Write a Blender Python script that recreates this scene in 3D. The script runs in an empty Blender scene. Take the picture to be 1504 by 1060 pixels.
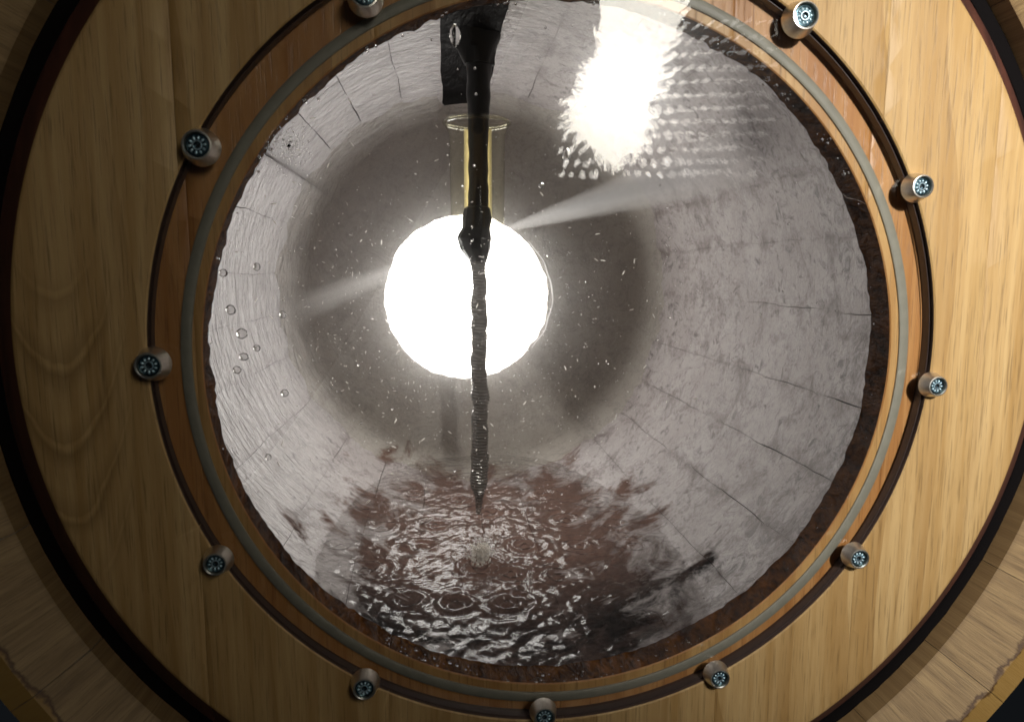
import bpy, bmesh, math, random
import numpy as np
from mathutils import Vector, Matrix, noise as mn
random.seed(7); rng = np.random.default_rng(7)
S = bpy.context.scene; C = S.collection
PI = math.pi

# ------------------------------------------------------------------ camera, world, lamps, exposure
FPX, YAW, PITCH = 1048.0, -.115, -.13
CAM = Vector((-.0728, -.368, .0367))
cam = bpy.data.cameras.new('camera'); co = bpy.data.objects.new('camera', cam); C.objects.link(co)
co.location = CAM; co.rotation_euler = (PI/2 + PITCH, 0, YAW)
cam.sensor_width = 36; cam.lens = FPX/1504*36; cam.clip_start = .01; cam.clip_end = 200
cam.dof.use_dof = True; cam.dof.focus_distance = .62; cam.dof.aperture_fstop = 16
S.camera = co
w = bpy.data.worlds.new('World'); S.world = w; w.use_nodes = True
w.node_tree.nodes['Background'].inputs[0].default_value = (.75, .85, 1, 1)
w.node_tree.nodes['Background'].inputs[1].default_value = .007
S.view_settings.view_transform = 'Standard'; S.view_settings.look = 'None'
S.view_settings.exposure = 0; S.view_settings.gamma = 1
S.cycles.max_bounces = 12; S.cycles.transparent_max_bounces = 24; S.cycles.volume_bounces = 1
S.cycles.caustics_reflective = True; S.cycles.caustics_refractive = True
S.cycles.blur_glossy = .5; S.cycles.sample_clamp_indirect = 6
LAMP = Vector((.20, -.70, .305))
sl = bpy.data.lights.new('key_spot', 'SPOT'); so = bpy.data.objects.new('key_spot', sl); C.objects.link(so)
so.location = LAMP + Vector((0, .02, -.01)); sl.energy = 34; sl.color = (1, .975, .945); sl.shadow_soft_size = .018
sl.spot_size = math.radians(66); sl.spot_blend = 1.0
so.rotation_euler = (Vector((.36, 0, .06)) - so.location).to_track_quat('-Z', 'Y').to_euler()

def cs(a): return math.cos(a), math.sin(a)
_cy, _sy = cs(YAW); _cp, _sp = cs(PITCH)
ROT = Matrix(((_cy, -_sy, 0), (_sy, _cy, 0), (0, 0, 1))) @ Matrix(((1, 0, 0), (0, _cp, -_sp), (0, _sp, _cp)))
def ray(px, py): return ROT @ Vector(((px-752)/FPX, 1, -(py-530)/FPX))
def at(px, py, y):
    d = ray(px, py); return CAM + d*((y-CAM.y)/d.y)
def at_z(px, py, z):
    d = ray(px, py); return CAM + d*((z-CAM.z)/d.z)

# ------------------------------------------------------------------ materials
def new_mat(name):
    m = bpy.data.materials.new(name); m.use_nodes = True
    nt = m.node_tree; nt.nodes.clear()
    out = nt.nodes.new('ShaderNodeOutputMaterial')
    return m, nt, out
def N(nt, t, **kw):
    n = nt.nodes.new(t)
    for k, v in kw.items():
        if k.startswith('i_'): n.inputs[k[2:].replace('_', ' ')].default_value = v
        else: setattr(n, k, v)
    return n
def L(nt, a, b): nt.links.new(a, b)
def mapping(nt, scale, rot=(0, 0, 0), rand=0.0):
    tc = N(nt, 'ShaderNodeTexCoord'); mp = N(nt, 'ShaderNodeMapping')
    mp.inputs['Scale'].default_value = scale; mp.inputs['Rotation'].default_value = rot
    if rand:
        oi = N(nt, 'ShaderNodeObjectInfo'); mu = N(nt, 'ShaderNodeVectorMath', operation='SCALE')
        mu.inputs[0].default_value = (rand, rand*.37, rand*1.7); L(nt, oi.outputs['Random'], mu.inputs['Scale'])
        ad = N(nt, 'ShaderNodeVectorMath', operation='ADD')
        L(nt, tc.outputs['Object'], ad.inputs[0]); L(nt, mu.outputs[0], ad.inputs[1]); L(nt, ad.outputs[0], mp.inputs['Vector'])
    else: L(nt, tc.outputs['Object'], mp.inputs['Vector'])
    return mp.outputs[0]
def noise(nt, vec, scale, detail=5, rough=.55, dist=0):
    n = N(nt, 'ShaderNodeTexNoise'); n.inputs['Scale'].default_value = scale; n.inputs['Detail'].default_value = detail
    n.inputs['Roughness'].default_value = rough; n.inputs['Distortion'].default_value = dist
    L(nt, vec, n.inputs['Vector']); return n.outputs['Fac']
def ramp(nt, fac, stops, interp='LINEAR'):
    r = N(nt, 'ShaderNodeValToRGB'); cr = r.color_ramp; cr.interpolation = interp
    while len(cr.elements) < len(stops): cr.elements.new(.5)
    for e, (p, c) in zip(cr.elements, stops):
        e.position = p; e.color = (c, c, c, 1) if isinstance(c, (int, float)) else (*c, 1)
    L(nt, fac, r.inputs['Fac']); return r.outputs['Color']
def mix(nt, fac, a, b, mode='MIX'):
    m = N(nt, 'ShaderNodeMix', data_type='RGBA', blend_type=mode)
    if isinstance(fac, (int, float)): m.inputs[0].default_value = fac
    else: L(nt, fac, m.inputs[0])
    for i, v in ((6, a), (7, b)):
        if isinstance(v, tuple): m.inputs[i].default_value = (*v, 1)
        else: L(nt, v, m.inputs[i])
    return m.outputs[2]
def math_n(nt, op, a, b=0.0):
    m = N(nt, 'ShaderNodeMath', operation=op)
    for i, v in ((0, a), (1, b)):
        if isinstance(v, (int, float)): m.inputs[i].default_value = v
        else: L(nt, v, m.inputs[i])
    return m.outputs[0]
def bump(nt, h, strength, dist, normal=None):
    b = N(nt, 'ShaderNodeBump'); b.inputs['Strength'].default_value = strength; b.inputs['Distance'].default_value = dist
    L(nt, h, b.inputs['Height'])
    if normal: L(nt, normal, b.inputs['Normal'])
    return b.outputs[0]
def principled(nt, out, color=None, rough=.5, metal=0, ior=1.5, normal=None, coat=0, coat_rough=.05, spec=.5):
    p = N(nt, 'ShaderNodeBsdfPrincipled')
    if isinstance(color, tuple): p.inputs['Base Color'].default_value = (*color, 1)
    elif color: L(nt, color, p.inputs['Base Color'])
    if isinstance(rough, (int, float)): p.inputs['Roughness'].default_value = rough
    else: L(nt, rough, p.inputs['Roughness'])
    p.inputs['Metallic'].default_value = metal; p.inputs['IOR'].default_value = ior
    p.inputs['Coat Weight'].default_value = coat; p.inputs['Coat Roughness'].default_value = coat_rough
    p.inputs['Specular IOR Level'].default_value = spec
    if normal: L(nt, normal, p.inputs['Normal'])
    if out: L(nt, p.outputs[0], out.inputs['Surface'])
    return p

def oak(name, light, dark, figure=(.40, .24, .10), rough=.55, axis='z', coat=0.0, pores=1.0, fig=.5, arcs=None):
    """oak: long grain along the axis, open pores, cathedral figure"""
    m, nt, out = new_mat(name)
    sc = {'z': (1, 1, .035), 'y': (1, .05, 1)}[axis]
    v = mapping(nt, sc, rand=3.1)
    big = noise(nt, v, 14, 4, .55, .6); mid = noise(nt, v, 130, 6, .65, .3); fine = noise(nt, v, 1050, 3, .6)
    sc2 = {'z': (1, 1, .16), 'y': (1, .16, 1)}[axis]
    v2 = mapping(nt, sc2, rand=5.3)
    wv = N(nt, 'ShaderNodeTexWave', wave_type='RINGS', rings_direction='SPHERICAL', wave_profile='SAW')
    wv.inputs['Scale'].default_value = 9; wv.inputs['Distortion'].default_value = 5.5; wv.inputs['Detail'].default_value = 3
    wv.inputs['Detail Scale'].default_value = 1.6; L(nt, v2, wv.inputs['Vector'])
    c = mix(nt, ramp(nt, mid, [(.34, 0.0), (.66, 1.0)]), light, dark)
    c = mix(nt, math_n(nt, 'MULTIPLY', ramp(nt, wv.outputs['Fac'], [(.55, 0.0), (.95, 1.0)]), fig), c, figure)
    c = mix(nt, ramp(nt, big, [(.35, .0), (.75, .55)]), c, dark)
    if arcs:      # U-shaped cathedral arcs of a flat-sawn board
        x0, z0, cc = arcs; tc = N(nt, 'ShaderNodeTexCoord'); sx = N(nt, 'ShaderNodeSeparateXYZ'); L(nt, tc.outputs['Object'], sx.inputs[0])
        dx = math_n(nt, 'SUBTRACT', sx.outputs[0], x0)
        nz = math_n(nt, 'MULTIPLY', noise(nt, mapping(nt, (1, 1, 1)), 22, 4, .6), .022)
        t = math_n(nt, 'ADD', math_n(nt, 'SUBTRACT', sx.outputs[2], math_n(nt, 'MULTIPLY', math_n(nt, 'POWER', dx, 2), cc)), nz)
        fr_ = math_n(nt, 'FRACT', math_n(nt, 'MULTIPLY', t, 27))
        ln_ = ramp(nt, fr_, [(.0, .35), (.30, .0), (.62, .10), (.84, .55), (.92, 0.0), (.96, 0.0), (1.0, .35)])
        msk = math_n(nt, 'MULTIPLY', ramp(nt, math_n(nt, 'ABSOLUTE', dx), [(.018, 1.0), (.034, 0.0)]), ramp(nt, math_n(nt, 'ABSOLUTE', math_n(nt, 'SUBTRACT', sx.outputs[2], z0)), [(.045, 1.0), (.085, 0.0)]))
        c = mix(nt, math_n(nt, 'MULTIPLY', msk, ln_), c, tuple(q*.55 for q in figure))
    pore = ramp(nt, fine, [(.30, 1.0), (.46, 0.0)])
    c = mix(nt, math_n(nt, 'MULTIPLY', pore, .55*pores), c, tuple(x*.35 for x in dark))
    h = math_n(nt, 'ADD', math_n(nt, 'MULTIPLY', pore, -.7), math_n(nt, 'MULTIPLY', mid, .5))
    principled(nt, out, c, rough, normal=bump(nt, h, .35, .0006), coat=coat, coat_rough=.2)
    return m
M = {}
M['oak'] = oak('oak_head', (.60, .412, .188), (.40, .236, .080), (.31, .165, .046), fig=.55)
M['oak_arcs'] = oak('oak_flat_sawn', (.60, .412, .188), (.40, .236, .080), (.31, .165, .046), fig=.3, arcs=(-.252, -.040, 60))
M['oiled'] = oak('oak_oiled', (.55, .30, .115), (.37, .155, .042), (.30, .12, .03), rough=.4, pores=1.0, fig=.4)
M['gold'] = oak('oak_golden', (.58, .37, .15), (.42, .22, .07), (.32, .15, .045), rough=.45)
M['bevel'] = oak('oak_dark_red_bevel', (.12, .038, .021), (.055, .017, .010), (.05, .015, .009), rough=.6)  # darker, redder oak round the bevelled edge of the head

def stave_end():
    m, nt, out = new_mat('oak_stave_end')
    tc = N(nt, 'ShaderNodeTexCoord'); sx = N(nt, 'ShaderNodeSeparateXYZ'); L(nt, tc.outputs['Object'], sx.inputs[0])
    r = math_n(nt, 'SQRT', math_n(nt, 'ADD', math_n(nt, 'POWER', sx.outputs[0], 2), math_n(nt, 'POWER', sx.outputs[2], 2)))
    th = math_n(nt, 'ARCTAN2', sx.outputs[2], sx.outputs[0])
    cb = N(nt, 'ShaderNodeCombineXYZ'); L(nt, math_n(nt, 'MULTIPLY', r, 3), cb.inputs[0]); L(nt, math_n(nt, 'MULTIPLY', th, 12), cb.inputs[1])
    oi = N(nt, 'ShaderNodeObjectInfo'); L(nt, math_n(nt, 'MULTIPLY', oi.outputs['Random'], 17), cb.inputs[2])
    n1 = noise(nt, cb.outputs[0], 6, 6, .65, .4); n2 = noise(nt, cb.outputs[0], 34, 4, .6)
    c = mix(nt, ramp(nt, n1, [(.3, 0.0), (.7, 1.0)]), (.36, .24, .105), (.19, .115, .045))
    c = mix(nt, math_n(nt, 'MULTIPLY', ramp(nt, n2, [(.35, 1.0), (.5, 0.0)]), .5), c, (.10, .06, .025))
    v = mapping(nt, (1, 1, 1)); edge = noise(nt, v, 60, 4, .65)
    rr = math_n(nt, 'ADD', r, math_n(nt, 'MULTIPLY', math_n(nt, 'SUBTRACT', edge, .5), .014))
    rr = math_n(nt, 'DIVIDE', math_n(nt, 'SUBTRACT', rr, .280), .05)
    stain = ramp(nt, rr, [(.685, 0.0), (.705, 1.0), (.72, 1.0), (.745, 0.0)])
    band = ramp(nt, math_n(nt, 'MULTIPLY', r, 1.0), [(.2950, 1.0), (.2962, 0.0)])
    ribs = noise(nt, cb.outputs[0], 90, 3, .6)
    c = mix(nt, math_n(nt, 'MULTIPLY', band, .8), c, mix(nt, ribs, (.05, .026, .010), (.22, .125, .05)))
    c = mix(nt, ramp(nt, rr, [(.69, 0.0), (.72, .75)]), c, (.30, .17, .035))
    c = mix(nt, math_n(nt, 'MULTIPLY', stain, .85), c, (.055, .022, .008))
    principled(nt, out, c, .6, normal=bump(nt, n2, .3, .0008))
    return m
M['stave_end'] = stave_end()

def inner_wall(name, base, dark, blot=1.0):
    """wet, silver grey, crusted inside of the staves: wavelets of the water film run round the barrel"""
    m, nt, out = new_mat(name)
    v = mapping(nt, (1, 1, 1)); vl = mapping(nt, (.55, 2.6, .55))
    crust = noise(nt, v, 58, 8, .7, .8); fine = noise(nt, v, 210, 5, .65, .4); big = noise(nt, v, 9, 4, .6, .5)
    wave = noise(nt, vl, 34, 4, .55, 1.6); wave2 = noise(nt, vl, 95, 3, .5, 1.2)
    tc = N(nt, 'ShaderNodeTexCoord'); sx = N(nt, 'ShaderNodeSeparateXYZ'); L(nt, tc.outputs['Object'], sx.inputs[0])
    near = ramp(nt, math_n(nt, 'ADD', sx.outputs[1], math_n(nt, 'MULTIPLY', math_n(nt, 'SUBTRACT', big, .5), .3)), [(.06, 1.0), (.34, 0.0)])
    c = mix(nt, ramp(nt, big, [(.3, 0.0), (.68, .8)]), base, (base[0]*.70, base[1]*.66, base[2]*.64))
    c = mix(nt, math_n(nt, 'MULTIPLY', ramp(nt, fine, [(.52, 0.0), (.7, 1.0)]), .35), c, tuple(x*.45 for x in base))
    spot = ramp(nt, math_n(nt, 'ADD', crust, math_n(nt, 'MULTIPLY', near, .15)), [(.535, 0.0), (.68, 1.0)])
    c = mix(nt, math_n(nt, 'MULTIPLY', spot, .85*blot), c, dark)
    vein = ramp(nt, math_n(nt, 'ABSOLUTE', math_n(nt, 'SUBTRACT', noise(nt, v, 16, 6, .7, 1.0), .5)), [(.0, 1.0), (.018, 0.0)])
    c = mix(nt, math_n(nt, 'MULTIPLY', vein, .35), c, tuple(x*.3 for x in base))
    lees = math_n(nt, 'ADD', math_n(nt, 'MULTIPLY', sx.outputs[2], -1), math_n(nt, 'MULTIPLY', math_n(nt, 'SUBTRACT', noise(nt, v, 15, 6, .65, .6), .5), .30))
    lees = ramp(nt, lees, [(.268, 0.0), (.300, 1.0)])
    lc = mix(nt, ramp(nt, math_n(nt, 'ADD', sx.outputs[1], math_n(nt, 'MULTIPLY', crust, .12)), [(.36, 0.0), (.52, 1.0)]), (.004, .004, .004), mix(nt, crust, (.045, .022, .016), (.27, .165, .13)))
    c = mix(nt, math_n(nt, 'MULTIPLY', lees, .93), c, lc)
    sq = ramp(nt, math_n(nt, 'ABSOLUTE', math_n(nt, 'SUBTRACT', noise(nt, v, 58, 5, .7, 1.4), .5)), [(.0, 1.0), (.02, 0.0)])
    c = mix(nt, math_n(nt, 'MULTIPLY', math_n(nt, 'MULTIPLY', sq, ramp(nt, near, [(0.0, .12), (1.0, .7)])), blot), c, tuple(x*.16 for x in base))
    at_ = N(nt, 'ShaderNodeAttribute', attribute_name='joint')
    mid = noise(nt, v, 21, 6, .65, .7)
    mud = math_n(nt, 'ADD', math_n(nt, 'MULTIPLY', math_n(nt, 'POWER', at_.outputs['Fac'], 3), .085), math_n(nt, 'ADD', math_n(nt, 'MULTIPLY', near, .17), math_n(nt, 'ADD', math_n(nt, 'MULTIPLY', mid, .75), math_n(nt, 'MULTIPLY', fine, .25))))
    c = mix(nt, math_n(nt, 'MULTIPLY', ramp(nt, mud, [(.52, 0.0), (.70, .9)]), blot), c, mix(nt, crust, (.04, .024, .020), (.19, .14, .125)))
    # mask for wetness and the painted sheen: strong on the upper left, weak on the right where crust shows
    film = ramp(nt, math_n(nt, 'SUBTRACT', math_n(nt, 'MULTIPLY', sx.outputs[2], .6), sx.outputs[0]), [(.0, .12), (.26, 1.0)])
    smud = N(nt, 'ShaderNodeVectorMath', operation='DISTANCE'); L(nt, tc.outputs['Object'], smud.inputs[0]); smud.inputs[1].default_value = tuple(at(335, 432, .13))
    c = mix(nt, math_n(nt, 'MULTIPLY', ramp(nt, math_n(nt, 'ADD', smud.outputs['Value'], math_n(nt, 'MULTIPLY', math_n(nt, 'SUBTRACT', crust, .5), .12)), [(.03, .85), (.075, 0.0)]), blot), c, (.06, .04, .035))
    n1 = bump(nt, math_n(nt, 'MULTIPLY', math_n(nt, 'ADD', crust, math_n(nt, 'MULTIPLY', fine, .6)), math_n(nt, 'SUBTRACT', 1.0, math_n(nt, 'MULTIPLY', film, .92))), .8, .0026)
    n2 = bump(nt, math_n(nt, 'MULTIPLY', math_n(nt, 'ADD', wave, math_n(nt, 'MULTIPLY', wave2, .4)), film), 1.0, .0065, n1)
    rgh = math_n(nt, 'SUBTRACT', .6, math_n(nt, 'MULTIPLY', film, .5))
    c = mix(nt, math_n(nt, 'MULTIPLY', ramp(nt, film, [(.3, 0.0), (1.0, .65)]), blot), c, (.70, .685, .70))  # bright sheen of the upper left painted into the wall colour
    pw = principled(nt, out, c, rgh, normal=n2)
    L(nt, math_n(nt, 'MULTIPLY', math_n(nt, 'SUBTRACT', 1.0, lees), .7), pw.inputs['Specular IOR Level'])
    L(nt, mix(nt, lees, (1, 1, 1), (.02, .02, .02)), pw.inputs['Specular Tint'])
    return m
def black_wet(name, gloss):
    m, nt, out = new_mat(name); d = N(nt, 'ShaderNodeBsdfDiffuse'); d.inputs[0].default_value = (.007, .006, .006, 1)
    g = N(nt, 'ShaderNodeBsdfGlossy'); g.inputs['Roughness'].default_value = .3
    bn = bump(nt, noise(nt, mapping(nt, (1, .4, 1)), 70, 5, .6), .8, .006); L(nt, bn, g.inputs['Normal'])
    x = N(nt, 'ShaderNodeMixShader'); x.inputs[0].default_value = gloss; L(nt, d.outputs[0], x.inputs[1]); L(nt, g.outputs[0], x.inputs[2])
    L(nt, x.outputs[0], out.inputs['Surface']); return m
M['inner'] = inner_wall('wet_stave_inside', (.47, .43, .425), (.060, .044, .040))

M['back'] = inner_wall('wet_back_head', (.43, .40, .355), (.20, .175, .15), .45)

def simple(name, color, rough=.5, metal=0, ior=1.5, coat=0, bscale=0, bdist=.0004, spec=.5):
    m, nt, out = new_mat(name); nrm = None; col = color
    if bscale:
        f = noise(nt, mapping(nt, (1, 1, 1)), bscale, 4, .6)
        nrm = bump(nt, f, .4, bdist); col = mix(nt, f, tuple(x*.75 for x in color), tuple(min(1, x*1.25) for x in color))
    principled(nt, out, col, rough, metal, ior, nrm, coat, spec=spec); return m
M['bung_stave'] = black_wet('black_stave_inside', .012); M['gap_shade'] = black_wet('black_gap_shade', .0)
M['gasket'] = simple('grey_rubber', (.23, .22, .175), .5, bscale=120)
M['steel'] = simple('nickel_washer', (.78, .74, .66), .38, 1, bscale=900, bdist=.00005)
M['zinc'] = simple('blue_zinc', (.11, .18, .21), .3, 1)
M['boss'] = simple('bright_zinc', (.72, .90, .98), .35, .85)
M['black'] = simple('black_recess', (.012, .014, .016), .4)
M['hoop'] = simple('hoop_steel', (.05, .055, .07), .45, .8, bscale=60)
M['outside'] = oak('oak_outside', (.30, .2, .1), (.2, .12, .06), axis='y')
M['edge'] = simple('sawn_acrylic_edge', (.055, .040, .038), .35, bscale=200)
M['rabbet'] = simple('cut_rabbet_wood', (.075, .045, .035), .6, bscale=250)
M['lance'] = simple('wet_dark_steel', (.012, .012, .011), .35, 0, bscale=90, bdist=.0015, spec=.25)
M['rod'] = simple('wet_grey_spring', (.20, .19, .175), .25, .5, bscale=120, bdist=.001, coat=.5)
M['housing'] = simple('black_lamp_housing', (.02, .02, .02), .5)
M['rim_highlight'] = simple('white_rim_highlight', (.85, .85, .85), .5, bscale=200, bdist=.002)

def wet_cut():
    m, nt, out = new_mat('wet_cut_wood')
    v = mapping(nt, (1, .35, 1)); a = noise(nt, v, 70, 6, .7, .5); b = noise(nt, v, 260, 4, .6)
    c = mix(nt, ramp(nt, a, [(.35, 0.0), (.66, 1.0)]), (.028, .010, .003), (.13, .045, .007))
    c = mix(nt, ramp(nt, b, [(.35, .7), (.52, 0.0)]), c, (.012, .005, .002))
    h = math_n(nt, 'ADD', a, math_n(nt, 'MULTIPLY', b, .5))
    d = N(nt, 'ShaderNodeBsdfDiffuse'); L(nt, c, d.inputs[0]); bn = bump(nt, h, .7, .003); L(nt, bn, d.inputs['Normal'])
    g = N(nt, 'ShaderNodeBsdfGlossy'); g.inputs['Roughness'].default_value = .25; L(nt, bn, g.inputs['Normal'])
    x = N(nt, 'ShaderNodeMixShader'); x.inputs[0].default_value = .006; L(nt, d.outputs[0], x.inputs[1]); L(nt, g.outputs[0], x.inputs[2])
    L(nt, x.outputs[0], out.inputs['Surface']); return m
M['wet_cut'] = wet_cut()

def schlick(nt, f0, nrm=None):
    lw = N(nt, 'ShaderNodeLayerWeight'); lw.inputs['Blend'].default_value = .5
    if nrm: L(nt, nrm, lw.inputs['Normal'])
    return math_n(nt, 'ADD', math_n(nt, 'MULTIPLY', math_n(nt, 'POWER', lw.outputs['Facing'], 5), 1-f0), f0)
def matte(name, color):
    m, nt, out = new_mat(name); d = N(nt, 'ShaderNodeBsdfDiffuse')
    if isinstance(color, tuple): d.inputs[0].default_value = (*color, 1)
    L(nt, d.outputs[0], out.inputs['Surface']); return m, nt, d
def clear(name, ior=1.49, tint=(1, 1, 1), rough=.015, haze=0.0, haze_rough=.2, bstr=0, bscale=30):
    """clear sheet: Fresnel mix of straight transmission and reflection"""
    m, nt, out = new_mat(name)
    tr = N(nt, 'ShaderNodeBsdfTransparent'); tr.inputs[0].default_value = (*tint, 1)
    gl = N(nt, 'ShaderNodeBsdfGlossy'); gl.inputs['Roughness'].default_value = rough
    g = gl
    fr = schlick(nt, ((ior-1)/(ior+1))**2)
    if bstr:
        nrm = bump(nt, noise(nt, mapping(nt, (1, 1, 1)), bscale, 4, .5, .6), bstr, .002)
        L(nt, nrm, gl.inputs['Normal'])
    sh = gl.outputs[0]
    if haze:
        g2 = N(nt, 'ShaderNodeBsdfGlossy'); g2.inputs['Roughness'].default_value = haze_rough
        mg = N(nt, 'ShaderNodeMixShader'); mg.inputs[0].default_value = haze
        L(nt, gl.outputs[0], mg.inputs[1]); L(nt, g2.outputs[0], mg.inputs[2]); sh = mg.outputs[0]
    mx = N(nt, 'ShaderNodeMixShader'); L(nt, fr, mx.inputs[0]); L(nt, tr.outputs[0], mx.inputs[1]); L(nt, sh, mx.inputs[2])
    L(nt, mx.outputs[0], out.inputs['Surface']); return m
M['pane'] = clear('acrylic', 1.49, (.985, .985, .98), .012, .22, .16, .045, 30)
M['tube_glass'] = clear('yellowish_glass', 1.75, (.95, .94, .86), .12)
def glass(name, ior, tint=(1, 1, 1), rough=0):
    m, nt, out = new_mat(name); g = N(nt, 'ShaderNodeBsdfGlass'); g.inputs['Color'].default_value = (*tint, 1)
    g.inputs['IOR'].default_value = ior; g.inputs['Roughness'].default_value = rough; L(nt, g.outputs[0], out.inputs['Surface']); return m
M['drop'] = glass('water_drop', 1.33); 
def speck():
    m, nt, out = new_mat('spray_speck'); d = N(nt, 'ShaderNodeBsdfDiffuse'); d.inputs[0].default_value = (.95, .93, .9, 1)
    t = N(nt, 'ShaderNodeBsdfTranslucent'); t.inputs[0].default_value = (.95, .93, .9, 1)
    x = N(nt, 'ShaderNodeMixShader'); x.inputs[0].default_value = .75; L(nt, d.outputs[0], x.inputs[1]); L(nt, t.outputs[0], x.inputs[2])
    L(nt, x.outputs[0], out.inputs['Surface']); return m
M['speck'] = speck()
def glow_shell_mat():
    m, nt, out = new_mat('refracted_yellow_light'); t = N(nt, 'ShaderNodeBsdfTranslucent'); t.inputs[0].default_value = (.98, .88, .56, 1)
    tr = N(nt, 'ShaderNodeBsdfTransparent'); tr.inputs[0].default_value = (1, .97, .85, 1)
    x = N(nt, 'ShaderNodeMixShader'); x.inputs[0].default_value = .6; L(nt, tr.outputs[0], x.inputs[1]); L(nt, t.outputs[0], x.inputs[2])
    L(nt, x.outputs[0], out.inputs['Surface']); return m
M['glow_shell'] = glow_shell_mat()
def emit(name, col, s):
    m, nt, out = new_mat(name); e = N(nt, 'ShaderNodeEmission'); e.inputs[0].default_value = (*col, 1); e.inputs[1].default_value = s
    L(nt, e.outputs[0], out.inputs['Surface']); return m
M['back_light'] = emit('lit_porthole', (1, .965, .92), 13.5)
M['core'] = emit('lit_lamp_core', (1, .95, .84), 16)
for i, s in enumerate((13, 8.5, 5.5, 3.4)): M['glint%d' % i] = emit('lit_facet', (1, .95, .87), s)
def water_mat():
    m, nt, out = new_mat('barrel_water')
    n2 = noise(nt, mapping(nt, (1, 1, 1)), 120, 3, .5, .5); nrm = bump(nt, n2, .3, .0015)
    rf = N(nt, 'ShaderNodeBsdfRefraction'); rf.inputs['IOR'].default_value = 1.33; rf.inputs['Roughness'].default_value = .0; L(nt, nrm, rf.inputs['Normal'])
    rf.inputs[0].default_value = (.985, .98, .975, 1)
    tr = N(nt, 'ShaderNodeBsdfTransparent'); tr.inputs[0].default_value = (.985, .98, .975, 1)
    gl = N(nt, 'ShaderNodeBsdfGlossy'); gl.inputs['Roughness'].default_value = .16; gl.inputs[0].default_value = (.36, .36, .36, 1); L(nt, nrm, gl.inputs['Normal'])
    m1 = N(nt, 'ShaderNodeMixShader'); m1.inputs[0].default_value = .18; L(nt, tr.outputs[0], m1.inputs[1]); L(nt, rf.outputs[0], m1.inputs[2])
    fr = schlick(nt, .02, nrm)
    mx = N(nt, 'ShaderNodeMixShader'); L(nt, fr, mx.inputs[0]); L(nt, m1.outputs[0], mx.inputs[1]); L(nt, gl.outputs[0], mx.inputs[2])
    L(nt, mx.outputs[0], out.inputs['Surface']); return m
M['water'] = water_mat()
def volume(name, dens, aniso, col=(1, .98, .95), falloff=None):
    m, nt, out = new_mat(name); v = N(nt, 'ShaderNodeVolumeScatter'); v.inputs['Color'].default_value = (*col, 1)
    v.inputs['Anisotropy'].default_value = aniso; v.inputs['Density'].default_value = dens
    if falloff: falloff(nt, v, dens)
    L(nt, v.outputs[0], out.inputs['Volume']); return m

# ------------------------------------------------------------------ mesh helpers
def obj(name, bm, mats, parent=None, smooth=True, loc=None):
    me = bpy.data.meshes.new(name); bmesh.ops.recalc_face_normals(bm, faces=bm.faces[:]); bm.to_mesh(me); bm.free()
    for m in (mats if isinstance(mats, (list, tuple)) else [mats]): me.materials.append(m)
    if smooth:
        me.polygons.foreach_set('use_smooth', [True]*len(me.polygons))
        try: me.set_sharp_from_angle(angle=math.radians(35))
        except Exception: pass
    o = bpy.data.objects.new(name, me); C.objects.link(o)
    if parent: o.parent = parent
    if loc: o.location = loc
    return o
def empty(name, loc=(0, 0, 0)):
    o = bpy.data.objects.new(name, None); o.empty_display_size = .05; o.location = loc; C.objects.link(o); return o
def tag(o, label=None, cat=None, group=None, kind=None):
    for k, v in (('label', label), ('category', cat), ('group', group), ('kind', kind)):
        if v: o[k] = v
    return o
def grid(bm, rows, close_u=False, close_v=False, mat=None):
    """rows of points -> quads"""
    vs = [[bm.verts.new(p) for p in r] for r in rows]
    nu, nv = len(vs), len(vs[0])
    for i in range(nu if close_u else nu-1):
        for j in range(nv if close_v else nv-1):
            q = (vs[i][j], vs[(i+1) % nu][j], vs[(i+1) % nu][(j+1) % nv], vs[i][(j+1) % nv])
            f = bm.faces.new(q)
            if mat: f.material_index = mat(i, j)
    return vs
def lathe(prof, axis='y', n=64, c=(0, 0, 0), closed=False, mat=None, bm=None, jit=None):
    bm = bm or bmesh.new(); rows = []
    for k in range(n):
        a = 2*PI*k/n; ca, sa = math.cos(a), math.sin(a); row = []
        for q, (r, h) in enumerate(prof):
            if jit: r, h = jit(q, a, r, h)
            row.append((c[0]+r*ca, c[1]+h, c[2]+r*sa) if axis == 'y' else (c[0]+r*ca, c[1]+r*sa, c[2]+h))
        rows.append(row)
    grid(bm, rows, True, closed, (lambda i, j: mat[j]) if mat else None)
    return bm

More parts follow.
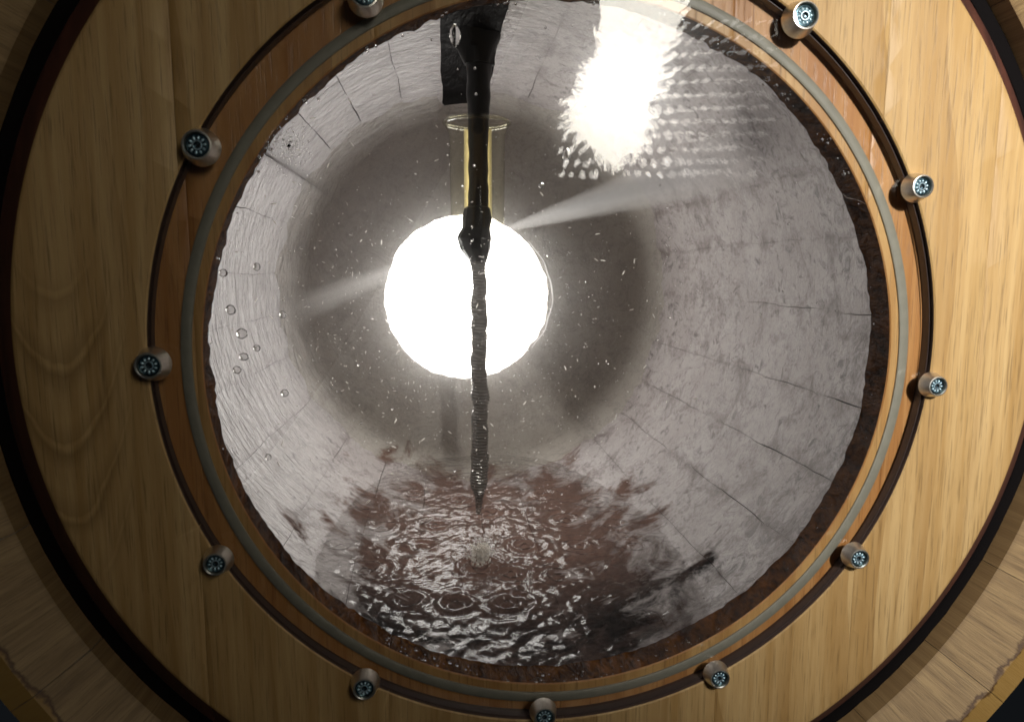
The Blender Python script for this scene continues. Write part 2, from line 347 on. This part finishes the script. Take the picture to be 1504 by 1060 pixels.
# ------------------------------------------------------------------ the barrel
LEN = .80; RM, RE = .335, .279
def R(y): return RM - (RM-RE)*((y-.40)/.40)**2
barrel = tag(empty('barrel'), 'oak barrel lying on its side with a round clear window cut into its head', 'barrel')
NS = 28
th = [0.0]
for k in range(NS): th.append(th[-1] + 1 + random.uniform(-.16, .16))
th = [t/th[-1]*2*PI for t in th]
kb = min(range(NS), key=lambda k: abs((th[k]+th[k+1])/2 - PI/2))
sh = math.radians(93.0) - (th[kb]+th[kb+1])/2
th = [t+sh for t in th]
front = [(.3290, -.021), (.3165, -.021), (.2952, .000), (.2940, .0125), (.2975, .0145), (.2975, .0360), (.2835, .0380)]
NY = 70
ys = [.06+(LEN+.05-.06)*k/(NY-1) for k in range(NY)]
for k in range(NS):
    a0, a1 = th[k], th[k+1]; bm = bmesh.new(); rows = []
    gb = random.choice((.00008, .00012, .0002, .00035))
    if 1.75 < (a0+a1)/2 < 2.8: gb = .0006
    dr = random.uniform(-.0006, .0006)
    for j in range(6):
        f = j/5; row = []
        for (r, y) in front: row.append((r, y))
        for y in ys: row.append((R(y)+dr, y))
        row += [(R(ys[-1])+.03, LEN+.05)]
        for y in reversed(ys): row.append((R(y)+.0425, y))
        row.append((.3296, .02))
        pts = []
        for (r, y) in row:
            g = .00016 if y < .05 else max(.00003, gb*(.7+2.2*mn.noise(Vector((k*3.3, y*14, 2)))))
            wv = (.0020*mn.noise(Vector(((k if f < .5 else k+1) % NS*7.1, y*16, 5)))+.0011*mn.noise(Vector(((k if f < .5 else k+1) % NS*7.1, y*60, 9))))*min(1, max(0, (y-.05)/.05)) * abs(f-.5)*2
            ga = g/r
            # the worn arrises are rounded off towards the joint inside
            a = a0+ga + (a1-a0-2*ga)*f + wv/r
            e = .0005*(abs(f-.5)*2)**8
            if y > .05 and r < .34: e += .0012*mn.noise(Vector((r*math.cos(a)*40, y*9, r*math.sin(a)*40)))
            rr = r+e if y > .05 else r
            pts.append((rr*math.cos(a), y, rr*math.sin(a)))
        rows.append(pts)
    nv = len(rows[0])
    def mi(i, j): return 0 if j < 6 else (1 if j < 6+NY else 2)
    jl = bm.verts.layers.float.new('joint')
    vs = grid(bm, rows, False, True, mi)
    for j in range(6):
        for v in vs[j]: v[jl] = (1.0, .55, .2, .2, .55, 1.0)[j]
    for s in (vs[0], vs[-1]):
        f = bm.faces.new(s if s is vs[-1] else s[::-1]); f.material_index = 1
    bmesh.ops.triangulate(bm, faces=[f for f in bm.faces if len(f.verts) > 4])
    st = obj('stave', bm, [M['stave_end'], M['bung_stave'] if k == kb else M['inner'], M['outside']], barrel)
    if k == kb: st['label'] = 'black wet stave at the top that holds the bung hole'
for (y0, y1) in ((-.016, .034), (.10, .15)):
    ro = lambda y: max(R(y)+.0425, .3297)
    obj('hoop', lathe([(ro(y0)+.0005, y0), (ro(y1)+.0005, y1), (ro(y1)+.003, y1), (ro(y0)+.003, y0)], n=128, closed=True), M['hoop'], barrel)

# head boards with a rebate for the pane
PC = Vector((-.002, 0, -.0065)); PR = .2096          # rebate / screw circle
HC = Vector((0, 0, -.012)); HR = .1885               # the hole itself
FLOOR = .0102
JO = [-.2955, -.192, -.098, -.0008, .088, .169, .236, .2955]
NA = 360
def loft(fn, nprof, closed=True, mat=None):
    bm = bmesh.new(); rows = []
    for k in range(NA):
        a = 2*PI*(k+.37)/NA; rows.append(fn(math.cos(a), math.sin(a), a))
    grid(bm, rows, True, closed, mat); return bm
def head_row(ca, sa, a):
    P = []
    for (r, y) in ((.2945, .0200), (.2862, .0110), (.2736, .0012), (.2726, .0004), (.2712, .0)): P.append((r*ca, y, r*sa))
    for t in (.75, .5, .25):
        P.append(tuple(Vector((.2712*ca, 0, .2712*sa)).lerp(Vector((PC.x+(PR+.0007)*ca, 0, PC.z+(PR+.0007)*sa)), 1-t)))
    P.append((PC.x+(PR+.0007)*ca, 0, PC.z+(PR+.0007)*sa)); P.append((PC.x+PR*ca, .0007, PC.z+PR*sa))
    P.append((PC.x+PR*ca, .0315, PC.z+PR*sa)); P.append((.2945*ca, .0325, .2945*sa))
    return P
def seat_row(ca, sa, a):
    ro = PR-.0002; P = [(PC.x+ro*ca, .0318, PC.z+ro*sa), (PC.x+ro*ca, FLOOR, PC.z+ro*sa)]
    for t in (.33, .66):
        P.append(tuple(Vector((PC.x+ro*ca, FLOOR, PC.z+ro*sa)).lerp(Vector((HC.x+(HR+.0006)*ca, FLOOR, HC.z+(HR+.0006)*sa)), t)))
    P.append((HC.x+(HR+.0006)*ca, FLOOR, HC.z+(HR+.0006)*sa)); P.append((HC.x+HR*ca, FLOOR+.0006, HC.z+HR*sa))
    for q, y in enumerate((.017, .023, .029, .0345, .0352)):
        n = mn.noise(Vector((ca*6, y*60, sa*6))) + .8*mn.noise(Vector((ca*26, y*90+5, sa*26))) + .5*mn.noise(Vector((ca*70, y*120, sa*70)))
        rag = (.0003, .0006, .0010, .0017, .0012)[q]
        r = HR + .0030*(y-FLOOR)/.02 - max(n, -.6)*rag
        P.append((HC.x+r*ca, y+n*rag*.6, HC.z+r*sa))
    P.append((HC.x+(HR+.009)*ca, .0345, HC.z+(HR+.009)*sa))
    return P
def split_boards(bm0, name, mats, parent):
    out = []
    for x0, x1 in zip(JO, JO[1:]):
        b = bm0.copy()
        for x, s in ((x0+.00004, -1), (x1-.00004, 1)):
            bmesh.ops.bisect_plane(b, geom=b.verts[:]+b.edges[:]+b.faces[:], plane_co=(x, 0, 0), plane_no=(s, 0, 0), clear_outer=True)
        for x, s in ((x0, 1), (x1, -1)):
            bmesh.ops.bisect_plane(b, geom=b.verts[:]+b.edges[:]+b.faces[:], plane_co=(x+s*.0004, 0, 0), plane_no=(1, 0, 0))
            for v in b.verts:
                if abs(v.co.x-(x+s*.00004)) < 1e-5 and v.co.y < FLOOR+.002: v.co.y += .00025
            eb = [e for e in b.edges if e.is_boundary and all(abs(v.co.x-(x+s*.00004)) < 1e-5 for v in e.verts)]
            if eb: bmesh.ops.holes_fill(b, edges=eb, sides=0)
        if not b.faces: b.free(); continue
        b.verts.index_update()
        left = set(b.verts)
        while left:      # the window cuts a board in two: each piece by itself
            st_ = [left.pop()]; isl = set(st_)
            while st_:
                v = st_.pop()
                for e in v.link_edges:
                    o_ = e.other_vert(v)
                    if o_ not in isl: isl.add(o_); left.discard(o_); st_.append(o_)
            p_ = b.copy(); b.verts.ensure_lookup_table(); p_.verts.ensure_lookup_table()
            keep = {v.index for v in isl}
            bmesh.ops.delete(p_, geom=[v for v in p_.verts if v.index not in keep], context='VERTS')
            if p_.faces: out.append(obj(name, p_, [M['oak_arcs']]+mats[1:] if name == 'head_board' and x0 < -.25 else mats, parent))
            else: p_.free()
        b.free()
    bm0.free(); return out
hm = loft(head_row, 12, mat=lambda i, j: 1 if j == 9 else (2 if j in (0, 1) else 0))
split_boards(hm, 'head_board', [M['oak'], M['rabbet'], M['bevel']], barrel)
sm = loft(seat_row, 12, mat=lambda i, j: 2 if j == 3 else (0 if j < 5 else 1))
for o in split_boards(sm, 'window_seat', [M['oiled'], M['wet_cut'], M['gold']], barrel): pass
obj('croze_gap_shade', lathe([(.2850, .0122), (.2858, .0102), (.2890, .0112), (.2930, .0106), (.2945, .0118), (.2945, .0150)], n=180, closed=True,
    jit=lambda q, a, r, h: (r, h+.0008*mn.noise(Vector((math.cos(a)*30, q, math.sin(a)*30))))), M['gap_shade'], barrel)  # black ring added to put the croze gap's shade into colour

# back head with its lit porthole
BH = Vector((-.0118, 0, -.012)); BR = .133
bm = bmesh.new(); rows = []
for k in range(160):
    a = 2*PI*k/160; ca, sa = math.cos(a), math.sin(a)
    wob = 1 + .020*mn.noise(Vector((ca*2.2, sa*2.2, 3))) + .024*mn.noise(Vector((ca*7, sa*7, 8))) + .010*mn.noise(Vector((ca*22, sa*22, 2)))
    p0 = Vector((.2825*ca, LEN, .2825*sa)); p1 = Vector((BH.x+BR*wob*ca, LEN, BH.z+BR*wob*sa))
    jn = .006*mn.noise(Vector((ca*5, sa*5, 1)))+.004*mn.noise(Vector((ca*17, sa*17, 4)))
    fil = [((R(LEN-.075)+.0012)*ca, LEN-.075+jn, (R(LEN-.075)+.0012)*sa)] + [((r_+jn*.5)*ca, y_, (r_+jn*.5)*sa) for r_, y_ in ((.2870, LEN-.045), (.2770, LEN-.022), (.2600, LEN-.007), (.2380, LEN-.0005))]
    if abs(a-1.623) < .118: fil = [(x_*(1+.045*(4-i_)/4), y_, z_*(1+.045*(4-i_)/4)) for i_, (x_, y_, z_) in enumerate(fil)]
    q0 = Vector((.225*ca, LEN, .225*sa))
    rows.append(fil + [tuple(q0)] + [tuple(q0.lerp(p1, t)) for t in (.33, .66)] + [tuple(p1), (p1.x, LEN+.028, p1.z), (p0.x, LEN+.028, p0.z)])
grid(bm, rows, True, True)
obj('back_head', bm, M['back'], barrel)
port = tag(empty('porthole_lamp', (BH.x, LEN+.02, BH.z)), 'glaring white round lamp set in the far end of the barrel', 'lamp')
bm = lathe([(.0001, 0), (.05, 0), (.10, 0), (BR+.02, 0), (BR+.02, .012), (.0001, .012)], n=96)
obj('lit_disc', bm, M['back_light'], port)
# white arc added for the highlight on the porthole's right rim
bm = bmesh.new(); rows = []
for k in range(40):
    a = math.radians(-38+80*k/39); rr = BR+.0085 + .0025*mn.noise(Vector((k*.21, 4, 1))) - .006*abs(k-19)/19
    row = []
    for q in range(6):
        b = 2*PI*q/6; t = .0013*(1-.75*abs(k-19.5)/20)
        row.append(((rr+t*math.cos(b))*math.cos(a), -.0225+t*math.sin(b), (rr+t*math.cos(b))*math.sin(a)))
    rows.append(row)
grid(bm, rows, False, True); obj('rim_highlight_arc', bm, M['rim_highlight'], port)

# ------------------------------------------------------------------ window: gasket, pane, screws
gk = obj('rubber_gasket', lathe([(.1935, FLOOR-.0001), (.1935, FLOOR-.0010), (.1943, FLOOR-.0015), (.1981, FLOOR-.0015), (.1989, FLOOR-.0010), (.1989, FLOOR-.0001)], n=200, closed=True, c=HC), M['gasket'])
tag(gk, 'thin grey rubber ring pressed between the clear pane and the wood', 'gasket')
PP = Vector((-.002, 0, -.0072)); Rp = PR-.0011
pane = tag(empty('window_pane', (PP.x, .002, PP.z)), 'round clear acrylic sheet with water drops, screwed over the hole in the barrel head', 'window')
bm = lathe([(.0001, 0), (Rp-.0008, 0), (Rp, .0008), (Rp, .0059), (Rp-.0008, .0066), (.0001, .0066)], n=200, mat=[0, 0, 1, 0, 0])
obj('acrylic_sheet', bm, [M['pane'], M['edge']], pane)
obj('sawn_edge', lathe([(Rp+.0001, .001), (Rp+.0004, .001), (Rp+.0004, .0059), (Rp+.0001, .0059)], n=200, closed=True), M['edge'], pane)

def make_screw():
    root = empty('screw')
    obj('cup_washer', lathe([(.0084, .0004), (.0084, -.0002), (.0066, -.0066), (.0063, -.0073), (.0058, -.0074), (.0054, -.0070), (.0051, -.0040), (.0018, -.0036)], n=40), M['steel'], root)
    bm = lathe([(.0050, -.0040), (.0050, -.0056), (.0047, -.0061), (.0041, -.0062), (.0037, -.0058), (.0024, -.0058), (.0020, -.0063), (.0017, -.0063), (.0014, -.0046), (.0001, -.0044)], n=40)
    bs = lathe([(.0022, -.0060), (.0021, -.0065), (.0017, -.0065), (.0016, -.0058)], n=24)
    for k in range(10):
        a = 2*PI*k/10
        mt = Matrix.Translation((.00315*math.cos(a), -.0059, .00315*math.sin(a))) @ Matrix.Rotation(-a, 4, 'Y') @ Matrix.Diagonal((.00082, .00060, .00056, 1))
        bmesh.ops.create_icosphere(bs, subdivisions=2, radius=1, matrix=mt)
    h = obj('screw_head', bm, M['zinc'], root); sb = obj('serration', bs, M['boss'], h); sb['kind'] = 'stuff'
    bm = bmesh.new()
    for a in (0, PI/2):
        mt = Matrix.Rotation(a, 4, 'Y') @ Matrix.Translation((0, -.0047, 0)) @ Matrix.Diagonal((.0024, .0006, .0006, 1))
        bmesh.ops.create_cube(bm, size=1, matrix=mt)
    obj('drive_cross', bm, M['black'], h, smooth=False)
    return root
SCR = [((1183, 23), 40, 'first screw left of the glare gap: largest bright-faced screw on the upper right rim, casting a black shadow toward the gasket'),
       ((1355, 274), 35, 'bright-faced screw on the right rim, the one below the big upper right screw'),
       ((1377, 567), 32, 'small silver screw on the right rim level with the middle of the pane'),
       ((1262, 820), 33, 'silver screw on the lower right rim where the grain of the head shows pale'),
       ((1057, 996), 33, 'silver screw low on the rim, first to the right of the bottom screw'),
       ((800, 1053), 34, 'bottommost screw, half cut off by the lower edge of the photo'),
       ((535, 1011), 35, 'dark-faced screw low on the rim, first to the left of the bottom screw'),
       ((316, 828), 34, 'dark-faced screw on the lower left rim below the leftmost screw'),
       ((218, 537), 38, 'leftmost screw, dark face with a pale washer, level with the middle of the pane'),
       ((289, 213), 40, 'blue-white faced screw on the upper left rim with a black shadow under it'),
       ((535, -9), 38, 'screw at the top left, almost wholly cut off by the upper edge of the photo')]
SCR[0] = (SCR[0][0], SCR[0][1], 'topmost screw on the right, bright face, casting a black shadow toward the gasket')
def copy_tree(o, parent=None):
    c = o.copy(); C.objects.link(c); c.parent = parent
    for ch in o.children: copy_tree(ch, c)
    return c
proto = make_screw()
for i, (p, d, lab) in enumerate(SCR):
    o = proto if i == 0 else copy_tree(proto)
    s = d/37; P = at(p[0], p[1], -.0066*s)
    o.location = (P.x, -.0001, P.z); o.scale = (s, s, s); o.rotation_euler = (0, random.uniform(0, 6), 0)
    tag(o, lab, 'screw', 'screws holding the clear pane around its rim')

# ------------------------------------------------------------------ spray lance
LY = .58
def P(px, py): return at(px, py, LY)
def u(px): return px*(LY-CAM.y)/FPX
top = P(704, 40); lx = P(702, 300).x
lance = tag(empty('spray_lance', (lx, LY, P(700, 722).z)), 'dark wet spray lance with flared clear tube and coiled rod, hanging from the black stave', 'spray lance')
z0 = lance.location.z
def tube(pts, n=20, bm=None, wob=0, ridge=None):
    """pts: (x offset, z, radius) relative to the lance foot"""
    bm = bm or bmesh.new(); rows = []
    for i, (x, z, r) in enumerate(pts):
        row = []
        for k in range(n):
            a = 2*PI*k/n; rr = r*(1+wob*mn.noise(Vector((math.cos(a)*1.5, z*60, math.sin(a)*1.5+i*.01)))) + (ridge(z, a) if ridge else 0)
            row.append((x+rr*math.cos(a), rr*math.sin(a), z))
        rows.append(row)
    vs = grid(bm, rows, False, True); bm.faces.new(vs[0]); bm.faces.new(vs[-1][::-1]); return bm
def seg(p, n=40):
    """interpolate (px, py, half width px) list"""
    out = []
    ys_ = [q[1] for q in p]
    for k in range(n):
        y = ys_[0]+(ys_[-1]-ys_[0])*k/(n-1); x = np.interp(y, ys_, [q[0] for q in p]); r = np.interp(y, ys_, [q[2] for q in p])
        w_ = P(x, y); out.append((w_.x-lx, w_.z-z0, u(r)))
    return out
obj('pipe', tube(seg([(703, 55, 19), (703, 180, 15), (702, 230, 14), (703, 275, 14.5), (702, 306, 15)], 50), 28, wob=.10), M['lance'], lance)
obj('nozzle_block', tube(seg([(701, 303, 15), (701, 306, 19), (701, 322, 21), (700, 334, 20), (696, 350, 25), (698, 366, 22), (702, 380, 15), (703, 384, 12)], 60), 10, wob=.10), M['lance'], lance, smooth=False)
def ridge(z, a): return .0007*math.sin(2*PI*z/.0042 + a) + .0006*mn.noise(Vector((z*90, a, 0)))
obj('coiled_rod', tube(seg([(703, 380, 12), (704, 420, 10), (704, 445, 12), (703, 540, 11.5), (706, 600, 12.5), (705, 618, 12), (704, 700, 13), (703, 714, 12), (704, 726, 7), (703, 754, 3.5)], 350), 18, wob=.26, ridge=ridge), M['rod'], lance)
bm = bmesh.new(); prof = []
for (py, hw) in ((176, 45), (181, 46.5), (187, 45), (194, 41), (205, 39.5), (260, 39), (320, 38.5), (336, 38)):
    q = P(701, py); prof.append((u(hw), q.z-z0))
tb = lathe(prof, 'z', 48, (P(701, 250).x-lx, 0, 0), bm=bm)
to = obj('flared_tube', tb, M['tube_glass'], lance)
lp = P(701, 181).z-z0
obj('lip', lathe([(u(46.5)+.0022*math.cos(2*PI*q/8), lp+.0022*math.sin(2*PI*q/8)) for q in range(8)], 'z', 56, (P(701, 250).x-lx, 0, 0), closed=True), M['tube_glass'], to)
zt, zb = P(701, 188).z-z0, P(701, 318).z-z0
bm = bmesh.new(); rows = []
for k in range(17):
    a = PI*k/16; ca, sa = math.cos(a), math.sin(a); xo = P(702, 250).x-lx
    rows.append([(xo+u(r)*ca, u(r)*sa, z) for r, z in ((18.5, zt), (20, zt), (20, zb), (18.5, zb))])
grid(bm, rows, False, True); obj('refraction_glow', bm, M['glow_shell'], lance)  # half shell added for the yellow lamp light refracted beside the pipe
# bung the pipe hangs from
obj('bung', tube([(P(703, 55).x-lx, P(703, 96).z-z0, u(20)), (P(701, 70).x-lx, P(703, 74).z-z0, u(27)), (P(699, 40).x-lx, P(703, 50).z-z0, u(38)), (P(698, 40).x-lx, R(LY)-z0+.02, u(42))], 30, wob=.3), M['lance'], lance)

# ------------------------------------------------------------------ water in the bottom
WZ = -.272
cent = [(at_z(px, py, WZ), A, lam) for (px, py, A, lam) in (
    (715, 752, 1, .011), (830, 762, .9, .012), (770, 800, 1.1, .010), (670, 885, 1, .012), (745, 885, .9, .010), (535, 835, 1, .012),
    (610, 725, .7, .012), (675, 733, .8, .009), (800, 725, .7, .012), (875, 735, .7, .011), (880, 880, .7, .013), (620, 800, .7, .013),
    (560, 775, .8, .012), (930, 800, .6, .014), (980, 830, .6, .012), (820, 845, .9, .010), (705, 830, 1.4, .009), (600, 880, .8, .011), (960, 900, .6, .011),
    (640, 770, .7, .010), (750, 840, .9, .009), (850, 800, .7, .010), (900, 770, .6, .012), (500, 800, .7, .012))]
cx = np.array([c[0].x for c in cent]); cyy = np.array([c[0].y for c in cent])
ny, nx = 430, 260; bm = bmesh.new(); rows = []
for j in range(ny):
    y = .05 + (LEN-.05)*j/(ny-1); hw = math.sqrt(max(R(y)**2-WZ**2, 1e-5))+.006
    row = []
    for i in range(nx):
        x = -hw + 2*hw*i/(nx-1)
        d = np.hypot(cx-x, cyy-y); h = 0
        for q in range(len(cent)):
            _, A, lam = cent[q]
            if d[q] < .05: h += A*.0026*math.cos(2*PI*d[q]/(lam*1.35))*math.exp(-(d[q]/.021)**2)
        h += .0016*mn.noise(Vector((x*38, y*30, 1))) + .0013*mn.noise(Vector((x*95, y*80, 4))) + .0006*mn.noise(Vector((x*190, y*150, 7)))
        row.append((x, y, WZ+h))
    rows.append(row)
grid(bm, rows)
wo = obj('water', bm, M['water'])
if wo.data.polygons[0].normal.z < 0: wo.data.flip_normals()
tag(wo, 'shallow dark water lying in the bottom of the barrel, ringed by falling drops', 'water', kind='structure')
# white splash
sp = at_z(706, 829, WZ)
bm = bmesh.new()
for k in range(330):
    d = Vector((random.gauss(0, .0055), random.gauss(0, .0055), random.gauss(0, .0058)))
    if random.random() < .25: d *= 1.9
    bmesh.ops.create_icosphere(bm, subdivisions=1, radius=random.uniform(.0009, .0030)*max(.30, 1-d.length*38), matrix=Matrix.Translation(d))
tag(obj('water_splash', bm, M['speck'], loc=(sp.x, sp.y, WZ+.013)), 'small white splash where the lance drips onto the dark water', 'splash')

# ------------------------------------------------------------------ drops on the inside of the pane
def drop_mesh(seed, tall=1.0):
    bm = bmesh.new(); bmesh.ops.create_icosphere(bm, subdivisions=3, radius=1)
    for v in bm.verts:
        v.co *= 1+.12*mn.noise(v.co*1.3+Vector((seed, 0, 0)))
        v.co = Vector((v.co.x, max(v.co.y, -.12)*.55, v.co.z*tall))
    return bm
BACK = .0088
dm = [(339, 455, 7, 1, 'cloudy round water drop on the left of the pane, just under the dark smudge'), (355, 490, 8, .95, 'largest glassy water drop on the left of the pane'),
      (377, 511, 5, 1, 'small water drop just right of and below the largest one'), (358, 524, 7, .8, 'flattened water drop below the largest one on the left of the pane'),
      (348, 543, 6, .9, 'tilted water drop lowest in the short column on the left of the pane'), (418, 577, 5.5, 1, 'lone water drop at the end of a run, right of the column of drops'),
      (415, 462, 4.5, 1.2, 'lone water drop where the left spray jet ends'), (328, 401, 6, .9, 'water drop close to the wooden edge on the upper left of the pane'),
      (377, 392, 5, 1.1, 'small water drop above the dark smudge on the left of the pane'), (394, 671, 4.5, 1.1, 'water drop on the lower left of the pane'),
      (668, 52, 8, 1.9, 'long hanging water drop at the top of the pane in front of the black stave'), (832, 228, 6, 1.7, 'bright slanting water drop under the glare'),
      (795, 272, 4.5, 1, 'small bright round drop right of the flared tube')]
for k, (px, py, r, t, lab) in enumerate(dm):
    q = at(px, py, BACK); s = r*.376/FPX
    o = obj('water_drop', drop_mesh(k, t), M['drop'], loc=(q.x, BACK, q.z)); o.scale = (s, s, s)
    tag(o, lab, 'water drop', 'single water drops clinging to the pane')
bm = bmesh.new()
for k in range(420):
    a = random.uniform(0, 2*PI); rr = HR*math.sqrt(random.random())*.985
    x, z = HC.x+rr*math.cos(a), HC.z+rr*math.sin(a)
    if rr < .15 and random.random() < .75: continue
    s = random.choice((.0003, .0004, .0005, .0008))
    bmesh.ops.create_icosphere(bm, subdivisions=1, radius=s, matrix=Matrix.Translation((x, BACK, z)) @ Matrix.Diagonal((1, .6, 1, 1)))
for k in range(110):      # bead chain along the upper rim and froth along the lower rim
    a = math.radians(random.uniform(20, 165) if k < 60 else random.uniform(235, 300)); rr = HR-random.uniform(.0005, .006)
    bmesh.ops.create_icosphere(bm, subdivisions=1, radius=random.choice((.0005, .0008, .0012)), matrix=Matrix.Translation((HC.x+rr*math.cos(a), BACK+.002, HC.z+rr*math.sin(a))))
tag(obj('fine_drops', bm, M['drop']), 'fine beads of water scattered over the inside of the pane', 'water drops', kind='stuff')
# frosty splat upper left
q = at(424, 214, BACK); bm = bmesh.new()
for k in range(420):
    rr = abs(random.gauss(0, .0065)); a = random.uniform(0, 2*PI)
    bmesh.ops.create_icosphere(bm, subdivisions=1, radius=random.uniform(.0002, .0006), matrix=Matrix.Translation((rr*math.cos(a), 0, rr*math.sin(a))) @ Matrix.Diagonal((1, .5, 1, 1)))
tag(obj('spatter', bm, M['drop'], loc=(q.x, BACK, q.z)), 'round misty spatter of water on the upper left of the pane', 'spatter', kind='stuff')

# airborne spray specks
bm = bmesh.new()
for k in range(1500):
    px, py = random.gauss(690, 190), random.gauss(480, 140)
    y = random.uniform(.25, .78); s = random.choice((.0003, .0004, .0005, .0006, .0009))*(.5+y)
    q = at(px, py, y)
    if math.hypot(q.x, q.z) > R(y)-.01 or q.z < WZ+.01: continue
    dirv = Matrix.Rotation(random.uniform(0, PI), 4, 'Y')
    bmesh.ops.create_icosphere(bm, subdivisions=1, radius=s, matrix=Matrix.Translation(q) @ dirv @ Matrix.Diagonal((1, 1, random.choice((1, 1, 2, 4)), 1)))
tag(obj('flying_specks', bm, M['speck']), 'fine white specks of spray flying inside the barrel', 'spray', kind='stuff')

# spray jets: thin misty fans leaving the nozzle block to both sides
def jet_mat(name, ln, dens):
    def fall(nt, v, d):
        tc = N(nt, 'ShaderNodeTexCoord'); sx = N(nt, 'ShaderNodeSeparateXYZ'); L(nt, tc.outputs['Object'], sx.inputs[0])
        t = math_n(nt, 'DIVIDE', sx.outputs[0], ln)
        rad = math_n(nt, 'SQRT', math_n(nt, 'ADD', math_n(nt, 'POWER', sx.outputs[1], 2), math_n(nt, 'POWER', sx.outputs[2], 2)))
        rel = math_n(nt, 'DIVIDE', rad, math_n(nt, 'ADD', math_n(nt, 'MULTIPLY', t, .09*ln/.3), .004))
        core = ramp(nt, rel, [(.0, 1.0), (.55, .55), (1.0, 0.0)], 'EASE')
        fade = ramp(nt, t, [(0.0, 1.0), (.25, .75), (.55, .4), (.9, 0.0)])
        nz = noise(nt, mapping(nt, (.25, 1, 1)), 40, 2)
        x = math_n(nt, 'MULTIPLY', math_n(nt, 'MULTIPLY', core, fade), math_n(nt, 'MULTIPLY', nz, 2*d))
        L(nt, x, v.inputs['Density'])
    return volume(name, dens, .3, falloff=fall)
def jet(a, b, spread, dens, label):
    d = b-a; ln = d.length; bm = bmesh.new(); rows = []
    for k in range(14):
        t = k/13; r = .004+.09*ln/.3*t*ln
        r = t*.09*ln/.3+.004
        rows.append([(t*ln, r*math.cos(2*PI*q/20), r*math.sin(2*PI*q/20)) for q in range(20)])
    vs = grid(bm, rows, False, True); bm.faces.new(vs[0]); bm.faces.new(vs[-1][::-1])
    o = obj('spray_jet', bm, jet_mat('spray_mist', ln, dens), loc=a)
    o.rotation_euler = d.to_track_quat('X', 'Z').to_euler(); o.scale = (1, spread, spread)
    return tag(o, label, 'spray jet', 'jets of misty water leaving the lance', kind='stuff')
jet(P(690, 352), at(380, 478, .40), .26, 60, 'misty jet of water blowing to the left from the lance')
jet(P(725, 342), at(1170, 208, .42), .46, 80, 'misty jet of water blowing to the upper right from the lance')

# ------------------------------------------------------------------ the lamp in front that glares in the pane
lamp = tag(empty('work_lamp', LAMP), 'bright work lamp with a faceted reflector whose glare shows in the pane', 'lamp')
aim = (Vector((.02, 0, .12))-LAMP).normalized(); lamp.rotation_euler = aim.to_track_quat('Y', 'Z').to_euler()
bm = bmesh.new(); bmesh.ops.create_cube(bm, size=1, matrix=Matrix.Translation((0, -.035, 0)) @ Matrix.Diagonal((.42, .05, .40, 1)))
bmesh.ops.bevel(bm, geom=bm.edges[:], offset=.012, segments=3, affect='EDGES'); obj('housing', bm, M['housing'], lamp)
bm = bmesh.new(); rim = []
CORE = [(880, -60), (1010, -60), (998, 0), (984, 50), (974, 100), (966, 150), (950, 190), (928, 214), (908, 226), (888, 214), (862, 190), (838, 168), (832, 146), (846, 124), (866, 104), (876, 70), (880, 20)]  # outline of the glare, put into the shape of the glowing core
for k, (px, py) in enumerate(CORE):
    qx, qy = CORE[(k+1) % len(CORE)]
    for t in range(8):
        f_ = t/8; n = 12*mn.noise(Vector((k*.9+f_*.9, 3, 1))) + 7*mn.noise(Vector((k*3+f_*3, 5, 1)))
        rim.append(((px+(qx-px)*f_-900+n)*.00100, 0, -(py+(qy-py)*f_-110+n)*.00100))
f = bm.faces.new([bm.verts.new(p) for p in rim]); bmesh.ops.extrude_face_region(bm, geom=[f])
for k in range(46):      # glowing streaks added to give the glare its jagged edge
    p0 = rim[int(k/46*len(rim))]; d = Vector((p0[0]-.0, 0, p0[2]+.02)).normalized(); a = math.atan2(d.z, d.x); ln_ = random.uniform(.006, .015)
    mt = Matrix.Translation((p0[0]+d.x*ln_*.3, .001, p0[2]+d.z*ln_*.3)) @ Matrix.Rotation(-a, 4, 'Y') @ Matrix.Diagonal((ln_, .002, random.uniform(.002, .0045), 1))
    bmesh.ops.create_icosphere(bm, subdivisions=2, radius=1, matrix=mt)
obj('lit_core_and_glare', bm, M['core'], lamp, smooth=False)
bms = [bmesh.new() for _ in range(4)]
for r in range(-12, 13):
    for c in range(-12, 18):
        x = (c+.5*(r % 2))*.0170; z = r*.0185
        d = math.hypot(x/.052, z/.125)
        if d < 1.08: continue
        e = math.hypot(x, z*.8); lev = min(3, int((d-1)*1.15))
        if e > .24 or z > .09 or z < -.135 or x > .235 or x < -.08 or (x < .0 and z > -.02): continue
        a = math.atan2(z, x); q = bms[lev]
        mt = Matrix.Translation((x, .004, z)) @ Matrix.Rotation(-a, 4, 'Y') @ Matrix.Diagonal((.0066, .002, .0017+.0016*(3-lev)/3, 1))
        bmesh.ops.create_icosphere(q, subdivisions=2, radius=1, matrix=mt)
for i, b in enumerate(bms):
    o = obj('reflector_facets', b, M['glint%d' % i], lamp); o['kind'] = 'stuff'

# scattering volume added to make the bloom around the lit porthole
added_haze = obj('added_haze', lathe([(.0001, .47), (.15, .50), (.262, .60), (.262, LEN-.006), (.0001, LEN-.006)], n=64), volume('porthole_bloom', .30, .84))
tag(added_haze, 'added scattering haze that makes the glow around the lit end of the barrel', 'added_haze', kind='stuff')
